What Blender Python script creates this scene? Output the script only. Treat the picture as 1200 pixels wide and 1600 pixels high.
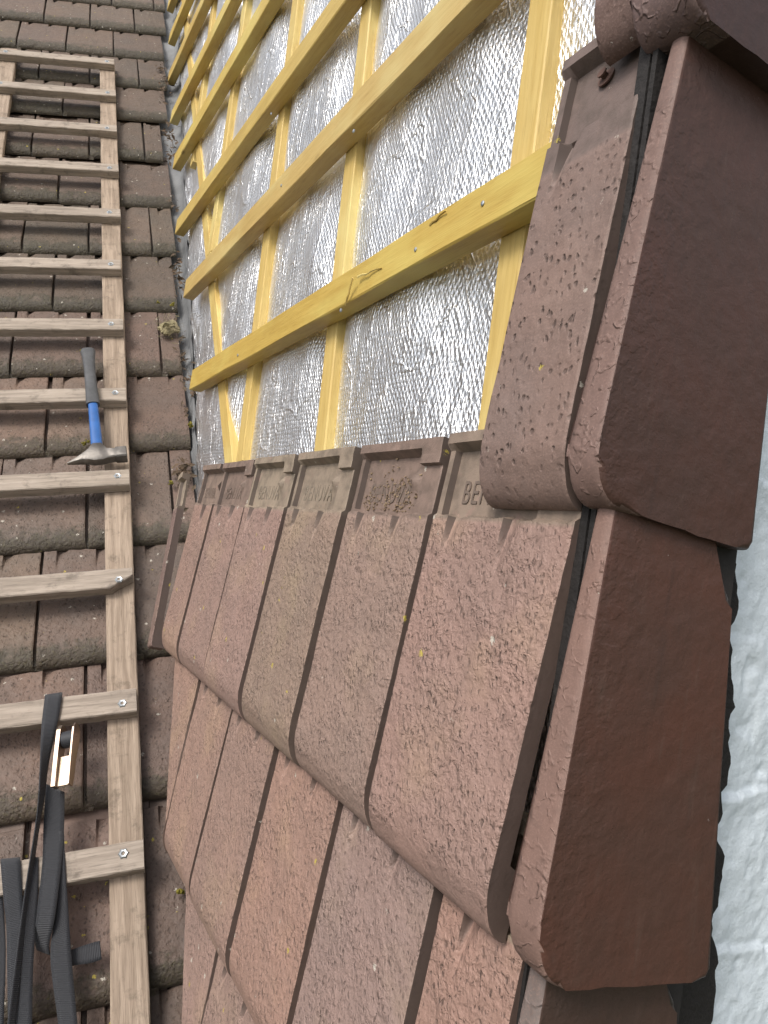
import bpy, bmesh, math, random
import numpy as np
from mathutils import Matrix, Vector, noise as mnoise

random.seed(7); np.random.seed(7)
for o in list(bpy.data.objects): bpy.data.objects.remove(o, do_unlink=True)
scene = bpy.context.scene
COL = scene.collection
R = math.radians

# ------------------------------------------------------------------ camera
CAM = np.array([-0.28872, -0.43231, 0.32194])
YAW, PITCH, ROLL, FPX = 0.47477, -0.05056, -0.05074, 1206.85
_fw = np.array([math.sin(YAW)*math.cos(PITCH), math.cos(YAW)*math.cos(PITCH), math.sin(PITCH)])
_rt = np.array([math.cos(YAW), -math.sin(YAW), 0.0]); _up = np.cross(_rt, _fw)
_c, _s = math.cos(ROLL), math.sin(ROLL)
CR, CU = _c*_rt+_s*_up, -_s*_rt+_c*_up
cd = bpy.data.cameras.new("camera"); co = bpy.data.objects.new("camera", cd); COL.objects.link(co)
cd.sensor_fit = 'VERTICAL'; cd.sensor_height = 36.0; cd.lens = FPX/1600*36.0
cd.clip_start = 0.01; cd.clip_end = 2000
co.matrix_world = Matrix(((CR[0], CU[0], -_fw[0], CAM[0]), (CR[1], CU[1], -_fw[1], CAM[1]), (CR[2], CU[2], -_fw[2], CAM[2]), (0, 0, 0, 1)))
scene.camera = co

# ------------------------------------------------------------------ sky, sun, exposure
SUN_EL, SUN_AZ = R(52), R(238)        # azimuth clockwise from +y
w = bpy.data.worlds.new("World"); scene.world = w; w.use_nodes = True
nt_ = w.node_tree; nt_.nodes.clear()
sky = nt_.nodes.new('ShaderNodeTexSky'); sky.sky_type = 'NISHITA'; sky.sun_disc = False
sky.sun_elevation = SUN_EL; sky.sun_rotation = SUN_AZ; sky.air_density = 1.0; sky.dust_density = 4.0; sky.ozone_density = 1.0
hs = nt_.nodes.new('ShaderNodeHueSaturation'); hs.inputs['Saturation'].default_value = 0.36
bg = nt_.nodes.new('ShaderNodeBackground'); bg.inputs['Strength'].default_value = 0.14
wo = nt_.nodes.new('ShaderNodeOutputWorld')
nt_.links.new(sky.outputs[0], hs.inputs['Color']); nt_.links.new(hs.outputs[0], bg.inputs['Color']); nt_.links.new(bg.outputs[0], wo.inputs[0])
sl = bpy.data.lights.new("sun", 'SUN'); sl.energy = 1.5; sl.angle = R(20); sl.color = (1, .94, .86)
so = bpy.data.objects.new("sun", sl); COL.objects.link(so)
sd = Vector((math.sin(SUN_AZ)*math.cos(SUN_EL), math.cos(SUN_AZ)*math.cos(SUN_EL), math.sin(SUN_EL)))
so.rotation_euler = sd.to_track_quat('Z', 'Y').to_euler()
scene.view_settings.view_transform = 'Standard'; scene.view_settings.look = 'None'
scene.view_settings.exposure = 0.55; scene.view_settings.gamma = 1.0

# ------------------------------------------------------------------ frames of the place
THB, THT, M_, PSI = 1.347404, 1.254483, 0.852283, -0.191968
DM, OFFB, LT, G, GM, W = -0.951734, -0.0351457, 0.36144, 0.301363, 0.306296, 0.2
t = np.array([math.cos(THT), 0, math.sin(THT)]); nt = np.array([-t[2], 0, t[0]])
b = np.array([math.cos(THB), 0, math.sin(THB)]); n = np.array([-b[2], 0, b[0]])
er = np.array([math.cos(PSI), math.sin(PSI), 0]); _h = np.array([-math.sin(PSI), math.cos(PSI), 0])
um = _h*math.cos(M_)+np.array([0, 0, math.sin(M_)]); nm = np.cross(er, um)
PB = t*LT + n*OFFB                       # a point on the front plane of the battens
UP = np.array([0, 1.0, 0])
BD, CBD = 0.031, 0.024                   # batten depth, counter batten depth
def bpt(u, v, d=0): return PB + UP*u + b*v + n*d
def mpt(r, s, hgt=0): return nm*(DM+hgt) + er*r + um*s
def ray(px, py): return _fw + CR*(px-600)/FPX - CU*(py-800)/FPX
def on_m(px, py, hgt=0):                 # where a line of sight meets the main roof, in roof coordinates
    d = ray(px, py); P = nm*(DM+hgt); X = CAM + d*(((P-CAM)@nm)/(d@nm)); return X@er, X@um
def on_b(px, py, off=0):
    d = ray(px, py); P = PB+n*off; X = CAM + d*(((P-CAM)@n)/(d@n)); return X[1], (X-PB)@b
def frame(o, x, y, z): return Matrix(((x[0], y[0], z[0], o[0]), (x[1], y[1], z[1], o[1]), (x[2], y[2], z[2], o[2]), (0, 0, 0, 1)))

# ------------------------------------------------------------------ small helpers
def tag(o, label=None, cat=None, group=None, kind=None):
    if label: o['label'] = label
    if cat: o['category'] = cat
    if group: o['group'] = group
    if label or kind: o['kind'] = kind or 'thing'
    return o
def link(name, me, mats, parent=None, mw=None):
    o = bpy.data.objects.new(name, me); COL.objects.link(o)
    for m in (mats if isinstance(mats, (list, tuple)) else [mats]):
        if m and m.name not in [x.name for x in me.materials if x]: me.materials.append(m)
    if parent: o.parent = parent
    if mw is not None: o.matrix_local = mw
    return o
def empty(name, mw):
    o = bpy.data.objects.new(name, None); COL.objects.link(o); o.matrix_world = mw; o.empty_display_size = .05; return o
def from_bm(name, bm, smooth=False):
    me = bpy.data.meshes.new(name); bmesh.ops.recalc_face_normals(bm, faces=bm.faces[:]); bm.to_mesh(me); bm.free()
    if smooth:
        me.polygons.foreach_set('use_smooth', [True]*len(me.polygons))
        try: me.set_sharp_from_angle(angle=R(40))
        except Exception: pass
    return me
def add_box(bm, x0, x1, y0, y1, z0, z1, bev=0.0, segs=2, jit=0.0):
    vs = [bm.verts.new((x, y, z)) for x in (x0, x1) for y in (y0, y1) for z in (z0, z1)]
    if jit:
        for v in vs: v.co += Vector([random.uniform(-jit, jit) for _ in range(3)])
    fs = [(0, 1, 3, 2), (4, 6, 7, 5), (0, 4, 5, 1), (2, 3, 7, 6), (0, 2, 6, 4), (1, 5, 7, 3)]
    ff = [bm.faces.new([vs[i] for i in f]) for f in fs]
    if bev:
        es = list({e for f in ff for e in f.edges})
        bmesh.ops.bevel(bm, geom=es, offset=bev, segments=segs, affect='EDGES', profile=.5)
def add_prism(bm, poly, z0, z1, bev=0, segs=2):
    a = [bm.verts.new((p[0], p[1], z0)) for p in poly]; c = [bm.verts.new((p[0], p[1], z1)) for p in poly]
    f0 = bm.faces.new(a[::-1]); f1 = bm.faces.new(c); N = len(poly); side = []
    for i in range(N): side.append(bm.faces.new([a[i], a[(i+1) % N], c[(i+1) % N], c[i]]))
    if bev:
        es = list({e for f in (f0, f1) for e in f.edges})
        bmesh.ops.bevel(bm, geom=es, offset=bev, segments=segs, affect='EDGES', profile=.5)
def add_lathe(bm, prof, segs=24, axis='z', cen=(0, 0, 0)):
    rings = []
    for r, z in prof:
        ring = []
        for i in range(segs):
            a = 2*math.pi*i/segs; p = (r*math.cos(a), r*math.sin(a), z)
            if axis == 'y': p = (p[0], p[2], p[1])
            if axis == 'x': p = (p[2], p[0], p[1])
            ring.append(bm.verts.new((p[0]+cen[0], p[1]+cen[1], p[2]+cen[2])))
        rings.append(ring)
    for r0, r1 in zip(rings, rings[1:]):
        for i in range(segs): bm.faces.new([r0[i], r0[(i+1) % segs], r1[(i+1) % segs], r1[i]])
    bm.faces.new(rings[0][::-1]); bm.faces.new(rings[-1])
def grid_mesh(name, V, ni, nj, uv=None, smooth=True):   # V (ni*nj,3)
    me = bpy.data.meshes.new(name)
    i, j = np.meshgrid(np.arange(ni-1), np.arange(nj-1), indexing='ij')
    q = np.stack([i*nj+j, (i+1)*nj+j, (i+1)*nj+j+1, i*nj+j+1], -1).reshape(-1, 4)
    me.from_pydata(V.tolist(), [], q.tolist())
    if uv is not None:
        l = me.uv_layers.new(name='UVMap'); l.data.foreach_set('uv', uv[q.reshape(-1)].astype(np.float32).reshape(-1))
    if smooth: me.polygons.foreach_set('use_smooth', [True]*len(me.polygons))
    me.update(); return me
_T = np.random.RandomState(3).rand(256, 256)
def vnoise(x, y):
    xi = np.floor(x).astype(int); yi = np.floor(y).astype(int); fx = x-xi; fy = y-yi
    fx = fx*fx*(3-2*fx); fy = fy*fy*(3-2*fy)
    g = lambda a, c: _T[a % 256, c % 256]
    return (g(xi, yi)*(1-fx)*(1-fy)+g(xi+1, yi)*fx*(1-fy)+g(xi, yi+1)*(1-fx)*fy+g(xi+1, yi+1)*fx*fy)*2-1

# ------------------------------------------------------------------ node materials
class Mat:
    def __init__(s, name, **kw):
        s.m = bpy.data.materials.new(name); s.m.use_nodes = True; s.nt = s.m.node_tree; s.nt.nodes.clear()
        s.out = s.nt.nodes.new('ShaderNodeOutputMaterial'); s.p = s.nt.nodes.new('ShaderNodeBsdfPrincipled')
        s.nt.links.new(s.p.outputs[0], s.out.inputs[0])
        for k, v in kw.items(): s.set(s.p, k, v)
    def set(s, node, k, v):
        i = node.inputs[k.replace('_', ' ')] if isinstance(k, str) else node.inputs[k]
        if hasattr(v, 'is_output'): s.nt.links.new(v, i)
        else: i.default_value = v
    def N(s, typ, props=None, **kw):
        nd = s.nt.nodes.new(typ)
        for k, v in (props or {}).items(): setattr(nd, k, v)
        for k, v in kw.items(): s.set(nd, k, v)
        return nd
    def coord(s, kind='Object'): return s.N('ShaderNodeTexCoord').outputs[kind]
    def rnd(s): return s.N('ShaderNodeObjectInfo').outputs['Random']
    def mapping(s, v, scale=(1, 1, 1), loc=(0, 0, 0), rot=(0, 0, 0)):
        return s.N('ShaderNodeMapping', Vector=v, Scale=scale, Location=loc, Rotation=rot).outputs[0]
    def noise(s, v, scale, detail=4, rough=.55, dist=0):
        return s.N('ShaderNodeTexNoise', Vector=v, Scale=scale, Detail=detail, Roughness=rough, Distortion=dist).outputs[0]
    def vor(s, v, scale, feature='F1', out='Distance', rand=1.0):
        nd = s.N('ShaderNodeTexVoronoi', {'feature': feature}, Vector=v, Scale=scale); nd.inputs['Randomness'].default_value = rand
        return nd.outputs[out]
    def math(s, op, a, c=0.0, d=0.0, clamp=False):
        nd = s.nt.nodes.new('ShaderNodeMath'); nd.operation = op; nd.use_clamp = clamp
        for i, v in enumerate((a, c, d)): s.set(nd, i, v)
        return nd.outputs[0]
    def ramp(s, f, stops, interp='LINEAR'):
        nd = s.nt.nodes.new('ShaderNodeValToRGB'); nd.color_ramp.interpolation = interp
        e = nd.color_ramp.elements
        while len(e) < len(stops): e.new(.5)
        for i, (p, c) in enumerate(stops):
            e[i].position = p; e[i].color = (c, c, c, 1) if isinstance(c, (int, float)) else (*c, 1)
        s.set(nd, 0, f); return nd.outputs[0]
    def mix(s, f, a, c, mode='MIX'):
        nd = s.nt.nodes.new('ShaderNodeMix'); nd.data_type = 'RGBA'; nd.blend_type = mode
        s.set(nd, 0, f)
        for i, v in ((6, a), (7, c)):
            if isinstance(v, tuple) and len(v) == 3: v = (*v, 1)
            s.set(nd, i, v)
        return nd.outputs[2]
    def sep(s, v): return s.N('ShaderNodeSeparateXYZ', Vector=v).outputs
    def comb(s, x, y, z): return s.N('ShaderNodeCombineXYZ', X=x, Y=y, Z=z).outputs[0]
    def add(s, v, w): 
        nd = s.nt.nodes.new('ShaderNodeVectorMath'); nd.operation = 'ADD'; s.set(nd, 0, v); s.set(nd, 1, w); return nd.outputs[0]
    def bump(s, h, dist=.001, strength=1.0, normal=None):
        kw = dict(Height=h, Distance=dist, Strength=strength)
        if normal: kw['Normal'] = normal
        return s.N('ShaderNodeBump', **kw).outputs[0]
    def smooth(s, v, lo, hi):
        nd = s.N('ShaderNodeMapRange', {'interpolation_type': 'SMOOTHSTEP'}, Value=v)
        s.set(nd, 'From Min', lo); s.set(nd, 'From Max', hi)
        return nd.outputs[0]
def lin(r, g, bb):
    f = lambda c: (c/255/12.92) if c/255 <= .04045 else ((c/255+.055)/1.055)**2.4
    return (f(r), f(g), f(bb))

def tile_material(name, base, var, mossy=0.0, lichen=.5, head=None, tex=1.0, scale=1.0, style='grain', tan=None):
    m = Mat(name); v = m.coord('Object'); oi = m.N('ShaderNodeObjectInfo'); rnd = oi.outputs['Random']
    off = m.comb(m.math('MULTIPLY', rnd, 37.0), m.math('MULTIPLY', rnd, 91.0), 0.0)
    vo = m.add(v, off); x, y, z = m.sep(v)
    big = m.noise(vo, 9, 4, .6); med = m.noise(vo, 45, 4, .6); fine = m.noise(vo, 520, 3, .65)
    c = m.mix(m.smooth(big, .32, .68), base, var)
    if tan: c = m.mix(m.math('MULTIPLY', m.smooth(m.noise(vo, 7.5, 4), .50, .70), .5), c, tan)
    c = m.mix(1.0, c, oi.outputs['Color'], 'MULTIPLY')
    c = m.mix(m.math('MULTIPLY', m.smooth(med, .45, .75), .30), c, tuple(k*.62 for k in base))
    c = m.mix(m.math('MULTIPLY', m.smooth(fine, .45, .75), .35), c, tuple(min(1, k*1.55) for k in base))
    hm = 0.0
    if head:
        al = oi.outputs['Alpha']       # bare concrete of the recessed head
        hm = m.math('MULTIPLY', m.smooth(y, .287, .293), m.smooth(m.noise(vo, 60), .2, .45))
        hc = m.mix(al, tuple(k*q for k, q in zip(base, (.72, .74, .75))), head)
        c = m.mix(hm, c, m.mix(m.smooth(med, .35, .75), hc, m.mix(.55, hc, (.05, .04, .03))))
    # hammered surface
    wv = m.add(vo, m.N('ShaderNodeVectorMath', {'operation': 'SCALE'}, Vector=m.N('ShaderNodeTexNoise', Vector=vo, Scale=70*scale, Detail=2).outputs['Color'], Scale=.010/scale).outputs[0])
    mv = m.mapping(wv, scale=(1.0, .72, .9))
    if style == 'pits':
        vd = m.vor(mv, 135*scale); sel = m.sep(m.N('ShaderNodeTexVoronoi', Vector=mv, Scale=135.0*scale).outputs['Color'])[0]
        pit = m.math('MULTIPLY', m.math('SUBTRACT', 1.0, m.smooth(vd, .12, .38)), m.smooth(sel, -.1, .3))
        hh = m.math('ADD', m.math('SUBTRACT', 1.0, pit), m.math('MULTIPLY', m.noise(vo, 60), 1.0)); dirt = pit
    elif style == 'worm':
        rid = m.math('ABSOLUTE', m.math('SUBTRACT', m.noise(m.mapping(wv, scale=(1.6, 1, 1)), 58*scale, 1, .5, .4), .5))
        r2 = m.math('SUBTRACT', 1.0, m.smooth(rid, .0, .075)); r2 = m.math('MULTIPLY', r2, m.smooth(m.noise(vo, 95, 2), .44, .58))
        hh = m.math('ADD', m.math('MULTIPLY', r2, .9), m.math('MULTIPLY', m.noise(vo, 50, 2), .8)); dirt = m.math('MULTIPLY', m.smooth(m.noise(vo, 130, 3), .55, .75), .5)
    else:
        n1 = m.noise(wv, 120*scale, 2, .5); n2 = m.noise(mv, 260*scale, 2, .5)
        pm = m.mapping(wv, scale=(1.0, .62, .8), rot=(0, 0, .35))
        vd = m.vor(pm, 165*scale); sel = m.sep(m.N('ShaderNodeTexVoronoi', Vector=pm, Scale=165.0*scale).outputs['Color'])
        pit = m.math('MULTIPLY', m.math('SUBTRACT', 1.0, m.smooth(vd, .10, m.math('ADD', .26, m.math('MULTIPLY', sel[1], .30)))), m.smooth(sel[0], .02, .40))
        pm2 = m.mapping(wv, scale=(.9, 1.0, .8), rot=(0, 0, -.5)); vd2 = m.vor(pm2, 240*scale)
        pit2 = m.math('MULTIPLY', m.math('SUBTRACT', 1.0, m.smooth(vd2, .08, .36)), m.smooth(n1, .40, .62))
        p1 = m.smooth(n1, .32, .62)
        hh = m.math('ADD', m.math('SUBTRACT', 1.0, m.math('MULTIPLY', pit, .85)), m.math('ADD', m.math('MULTIPLY', p1, .85), m.math('ADD', m.math('MULTIPLY', n2, .75), m.math('MULTIPLY', pit2, -.6))))
        dirt = m.math('MAXIMUM', m.math('MULTIPLY', pit, .95), m.math('MULTIPLY', pit2, .4))
    face = m.math('SUBTRACT', 1.0, m.math('MULTIPLY', m.smooth(y, .284, .296), .88))
    face = m.math('MULTIPLY', face, m.math('ADD', .35, m.math('MULTIPLY', m.smooth(z, -.006, -.001), .65))) if head else face
    wear = m.math('ADD', .45, m.math('MULTIPLY', m.smooth(m.noise(vo, 16, 3, .6), .34, .62), .6))
    hh = m.math('MULTIPLY', hh, m.math('MULTIPLY', face, wear))
    stk = m.smooth(m.noise(m.mapping(vo, scale=(1, .10, 1)), 55, 4, .65), .52, .74)
    c = m.mix(m.math('MULTIPLY', stk, .28), c, tuple(k*.5 for k in base))
    c = m.mix(m.math('MULTIPLY', m.math('MULTIPLY', dirt, face), .62), c, tuple(k*.33 for k in base))
    hh = m.math('ADD', hh, m.math('MULTIPLY', fine, .22))
    # bare concrete on edges and in the joint, gap shade painted into its colour
    if head:
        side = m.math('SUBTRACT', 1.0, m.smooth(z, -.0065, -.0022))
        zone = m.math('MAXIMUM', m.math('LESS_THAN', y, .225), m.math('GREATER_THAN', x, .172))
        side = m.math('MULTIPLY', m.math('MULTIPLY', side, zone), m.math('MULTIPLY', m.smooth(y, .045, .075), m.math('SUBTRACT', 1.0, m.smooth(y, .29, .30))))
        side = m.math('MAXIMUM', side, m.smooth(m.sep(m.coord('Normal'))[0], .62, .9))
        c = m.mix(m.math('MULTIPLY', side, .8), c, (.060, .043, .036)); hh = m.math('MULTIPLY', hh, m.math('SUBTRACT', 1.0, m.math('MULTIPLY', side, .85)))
    if mossy:
        mn = m.noise(vo, 38, 5, .65)
        mm = m.math('MULTIPLY', m.smooth(m.math('SUBTRACT', mn, m.math('MULTIPLY', y, 8.0)), .12, .42), mossy)
        mc = m.ramp(m.noise(vo, 160, 3), [(.3, (.016, .015, .010)), (.55, (.030, .030, .016)), (.75, (.06, .06, .022))])
        c = m.mix(mm, c, mc); hh = m.math('ADD', hh, m.math('MULTIPLY', mm, m.math('MULTIPLY', m.noise(vo, 220, 4), 1.6)))
    # lichen specks of uneven outline
    sp = m.vor(vo, 60); sc_ = m.N('ShaderNodeTexVoronoi', Vector=vo, Scale=60.0).outputs['Color']
    cx, cy, cz = m.sep(sc_)
    rim = m.math('ADD', sp, m.math('MULTIPLY', m.math('SUBTRACT', m.noise(vo, 330, 4, .7), .5), .9))
    spm = m.math('MULTIPLY', m.math('LESS_THAN', rim, m.math('MULTIPLY', cz, .17)), m.math('LESS_THAN', cx, .22*lichen))
    lc = m.mix(m.math('LESS_THAN', cy, .3), (.45, .42, .36), (.42, .34, .05))
    c = m.mix(m.math('MULTIPLY', spm, .8), c, lc)
    m.set(m.p, 'Base Color', c); m.set(m.p, 'Roughness', m.math('ADD', .52, m.math('MULTIPLY', med, .3)))
    m.p.inputs['Specular IOR Level'].default_value = .45
    m.set(m.p, 'Normal', m.bump(hh, .0014*tex, 1.0))
    return m.m

def wood_material(name, c0, c1, dark, rough=.55, knots=.5, axis=0, gs=1.0, bump=.0006, blot=None, dirt=0.0):
    m = Mat(name); v = m.coord('Object'); rnd = m.rnd()
    vo = m.add(v, m.comb(m.math('MULTIPLY', rnd, 13.0), m.math('MULTIPLY', rnd, 29.0), m.math('MULTIPLY', rnd, 53.0)))
    sc = [1, 1, 1]; sc[axis] = .06
    vm = m.mapping(vo, scale=tuple(sc))
    wob = m.noise(m.mapping(vo, scale=tuple(.3 if i == axis else 1 for i in range(3))), 12, 2)
    vm2 = m.add(vm, m.comb(0.0 if axis == 0 else m.math('MULTIPLY', wob, .012), m.math('MULTIPLY', wob, .012) if axis == 0 else 0.0, m.math('MULTIPLY', wob, .006)))
    g = m.noise(vm2, 170*gs, 4, .6); g2 = m.noise(vm2, 640*gs, 3, .6); big = m.noise(m.mapping(vo, scale=tuple(.35 if i == axis else 1 for i in range(3))), 14, 3)
    c = m.mix(m.smooth(g, .3, .7), c0, c1)
    c = m.mix(m.math('MULTIPLY', m.smooth(g2, .52, .75), .45), c, dark)
    c = m.mix(m.math('MULTIPLY', m.smooth(big, .5, .75), .3), c, dark)
    if blot:
        bl = m.noise(m.mapping(vo, scale=tuple(.4 if i == axis else 1 for i in range(3))), 9, 4, .6); c = m.mix(m.math('MULTIPLY', m.smooth(bl, .45, .68), .65), c, blot)
    if dirt:
        dn = m.noise(vo, 24, 5, .7); c = m.mix(m.math('MULTIPLY', m.smooth(dn, .52, .74), dirt), c, tuple(k*.75 for k in dark))
    kv = m.mapping(vo, scale=tuple(.35 if i == axis else 1 for i in range(3)))
    kd = m.vor(kv, 9); kc = m.sep(m.N('ShaderNodeTexVoronoi', Vector=kv, Scale=9.0).outputs['Color'])[0]
    km = m.math('MULTIPLY', m.math('SUBTRACT', 1.0, m.smooth(kd, .03, .09)), m.math('LESS_THAN', kc, knots))
    c = m.mix(m.math('MULTIPLY', km, .7), c, tuple(k*.35 for k in dark))
    c = m.mix(1.0, c, m.N('ShaderNodeObjectInfo').outputs['Color'], 'MULTIPLY')
    m.set(m.p, 'Base Color', c); m.p.inputs['Roughness'].default_value = rough
    m.p.inputs['Specular IOR Level'].default_value = .35
    m.set(m.p, 'Normal', m.bump(m.math('ADD', g, m.math('MULTIPLY', g2, .7)), bump, .8))
    return m.m

def plain(name, col, rough=.5, metal=0.0, bscale=200, bdist=.0004, var=.25, spec=.5, cvar=None):
    m = Mat(name); v = m.coord('Object'); nz = m.noise(v, bscale, 4, .6); n2 = m.noise(v, bscale*.17, 3, .6)
    c = m.mix(m.smooth(n2, .3, .75), col, cvar or tuple(k*(1-var) for k in col))
    m.set(m.p, 'Base Color', c); m.p.inputs['Metallic'].default_value = metal
    m.set(m.p, 'Roughness', m.math('ADD', rough-.1, m.math('MULTIPLY', n2, .2))); m.p.inputs['Specular IOR Level'].default_value = spec
    m.set(m.p, 'Normal', m.bump(nz, bdist, .7)); return m.m

M_STEEP = tile_material("weathered_red_tile", (.266, .177, .144), (.236, .163, .135), 0, .6, head=(.27, .215, .16), tex=1.05, scale=1.25, tan=(.315, .225, .155))
M_VERGE = tile_material("pitted_verge_tile", (.215, .140, .115), (.185, .128, .110), 0, 1.2, head=(.155, .112, .098), tex=1.3, style='pits', tan=(.24, .165, .135))
M_MAIN = tile_material("dark_mossy_tile", (.122, .086, .067), (.098, .075, .062), .65, 1.3, tex=.9, scale=.9)
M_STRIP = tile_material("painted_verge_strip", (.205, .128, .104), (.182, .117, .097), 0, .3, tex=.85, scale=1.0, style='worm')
M_HEAD = plain("bare_concrete", (.215, .175, .132), .8, 0, 300, .0005, .3)
M_HEADB = plain("brown_concrete", (.155, .115, .092), .8, 0, 300, .0005, .3)
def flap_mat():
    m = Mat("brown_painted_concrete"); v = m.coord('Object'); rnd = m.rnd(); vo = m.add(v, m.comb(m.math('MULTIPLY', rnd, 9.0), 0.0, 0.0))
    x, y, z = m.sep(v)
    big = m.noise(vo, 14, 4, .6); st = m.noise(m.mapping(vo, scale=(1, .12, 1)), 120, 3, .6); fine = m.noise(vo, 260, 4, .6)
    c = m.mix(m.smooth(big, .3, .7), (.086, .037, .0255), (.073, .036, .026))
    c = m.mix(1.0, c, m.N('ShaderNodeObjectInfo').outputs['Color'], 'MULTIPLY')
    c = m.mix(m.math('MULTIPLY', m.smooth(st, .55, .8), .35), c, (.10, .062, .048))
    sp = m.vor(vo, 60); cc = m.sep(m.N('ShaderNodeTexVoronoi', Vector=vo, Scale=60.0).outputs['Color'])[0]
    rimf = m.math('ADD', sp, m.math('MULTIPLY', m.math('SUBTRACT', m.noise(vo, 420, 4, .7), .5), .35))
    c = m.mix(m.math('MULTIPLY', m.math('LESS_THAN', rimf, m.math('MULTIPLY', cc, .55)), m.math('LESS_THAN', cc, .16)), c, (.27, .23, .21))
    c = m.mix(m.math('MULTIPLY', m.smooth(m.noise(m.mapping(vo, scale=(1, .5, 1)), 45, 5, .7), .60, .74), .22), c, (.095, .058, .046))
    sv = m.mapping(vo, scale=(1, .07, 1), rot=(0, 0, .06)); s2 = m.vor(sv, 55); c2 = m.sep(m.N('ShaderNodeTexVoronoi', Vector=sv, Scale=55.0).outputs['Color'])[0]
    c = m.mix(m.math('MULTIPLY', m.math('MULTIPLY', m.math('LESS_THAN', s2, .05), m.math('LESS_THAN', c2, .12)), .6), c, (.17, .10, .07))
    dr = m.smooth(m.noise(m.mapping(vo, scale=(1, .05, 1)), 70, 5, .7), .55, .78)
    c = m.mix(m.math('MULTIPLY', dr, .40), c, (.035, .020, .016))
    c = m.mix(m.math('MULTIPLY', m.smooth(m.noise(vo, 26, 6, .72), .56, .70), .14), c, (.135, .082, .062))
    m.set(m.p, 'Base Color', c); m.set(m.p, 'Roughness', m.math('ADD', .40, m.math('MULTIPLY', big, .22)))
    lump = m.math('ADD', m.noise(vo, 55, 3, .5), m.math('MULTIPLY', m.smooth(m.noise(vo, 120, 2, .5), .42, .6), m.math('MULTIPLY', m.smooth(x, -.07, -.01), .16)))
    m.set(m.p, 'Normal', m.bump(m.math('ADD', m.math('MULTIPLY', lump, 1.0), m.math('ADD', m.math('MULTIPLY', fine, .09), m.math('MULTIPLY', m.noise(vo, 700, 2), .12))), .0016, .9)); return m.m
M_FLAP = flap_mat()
M_YEL = wood_material("yellow_treated_timber", (.535, .385, .125), (.465, .32, .090), (.30, .19, .048), .5, .45, gs=.75, blot=(.60, .50, .19))
M_LAD = wood_material("weathered_ladder_wood", (.375, .318, .265), (.24, .20, .163), (.095, .078, .064), .8, .3, gs=.6, bump=.0018, dirt=.6)
def foil_mat():
    m = Mat("silver_foil", Metallic=1.0); uv = m.coord('UV'); u, v, _ = m.sep(uv)
    wn = m.N('ShaderNodeTexNoise', Vector=uv, Scale=22.0, Detail=3.0).outputs['Color']
    wx, wy, _ = m.sep(wn)
    u2 = m.math('ADD', u, m.math('MULTIPLY', m.math('SUBTRACT', wx, .5), .013)); v2 = m.math('ADD', v, m.math('MULTIPLY', m.math('SUBTRACT', wy, .5), .013))
    k = 2*math.pi/.0088
    a = m.math('SINE', m.math('MULTIPLY', m.math('ADD', u2, m.math('MULTIPLY', v2, .58)), k)); c = m.math('SINE', m.math('MULTIPLY', m.math('SUBTRACT', u2, m.math('MULTIPLY', v2, .58)), k))
    q = m.math('MAXIMUM', a, c)
    q = m.math('MULTIPLY', q, m.math('ADD', .35, m.noise(uv, 18, 3)))
    wr = m.noise(m.mapping(uv, scale=(1, .10, 1), rot=(0, 0, -.10)), 70, 4, .65); cr = m.noise(uv, 130, 4, .7, .8)
    wmask = m.smooth(m.noise(uv, 5, 3), .35, .65)
    fold = m.math('SUBTRACT', 1.0, m.smooth(m.math('ABSOLUTE', m.math('SUBTRACT', m.noise(m.mapping(uv, scale=(1, .6, 1)), 11, 3, .5, .8), .5)), .0, .028))
    hh = m.math('ADD', m.math('MULTIPLY', q, .50), m.math('ADD', m.math('MULTIPLY', m.math('MULTIPLY', wr, wmask), 5.0), m.math('ADD', m.math('MULTIPLY', cr, 1.2), m.math('MULTIPLY', fold, 1.1))))
    m.set(m.p, 'Base Color', m.mix(m.noise(uv, 8, 3), (.90, .915, .93), (.955, .96, .965)))
    m.set(m.p, 'Roughness', m.math('ADD', .27, m.math('MULTIPLY', cr, .14)))
    m.set(m.p, 'Normal', m.bump(hh, .0013, 1.0)); return m.m
M_FOIL = foil_mat()
M_LEAD = plain("grey_lead_sheet", (.21, .215, .22), .6, .15, 60, .002, .3)
def wall_mat():
    m = Mat("white_painted_masonry"); v = m.coord('Object')
    big = m.noise(v, 7, 4, .6); fine = m.noise(v, 160, 5, .65); med = m.noise(v, 40, 4, .6)
    c = m.mix(m.smooth(big, .3, .75), (.68, .745, .79), (.64, .705, .75))
    c = m.mix(m.math('MULTIPLY', m.math('SUBTRACT', 1.0, m.smooth(med, .18, .34)), .25), c, (.52, .55, .55))
    m.set(m.p, 'Base Color', c); m.p.inputs['Roughness'].default_value = .6
    m.set(m.p, 'Normal', m.bump(m.math('ADD', fine, m.math('MULTIPLY', med, 1.2)), .0012, .7)); return m.m
M_WALL = wall_mat()
M_BLACK = plain("old_black_timber", (.014, .011, .010), .8, 0, 140, .003, .5)
M_DECK = plain("dark_roof_deck", (.03, .026, .024), .9)
M_RUBBER = plain("grey_rubber", (.075, .077, .082), .65, 0, 300, .0003, .3)
M_BLUE = plain("blue_lacquer", (.025, .115, .36), .42, 0, 120, .0003, .3)
M_STEEL = plain("worn_steel", (.20, .185, .17), .5, .8, 160, .0008, .4)
M_ZINC = plain("zinc_screw", (.50, .53, .55), .4, .9, 300, .0005, .3)
M_RUST = plain("rusty_steel", (.15, .085, .065), .7, .3, 300, .0006, .4)
M_GOLD = plain("zinc_yellow_plate", (.46, .35, .30), .38, 1.0, 60, .0008, .15, cvar=(.36, .30, .20))
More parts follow.
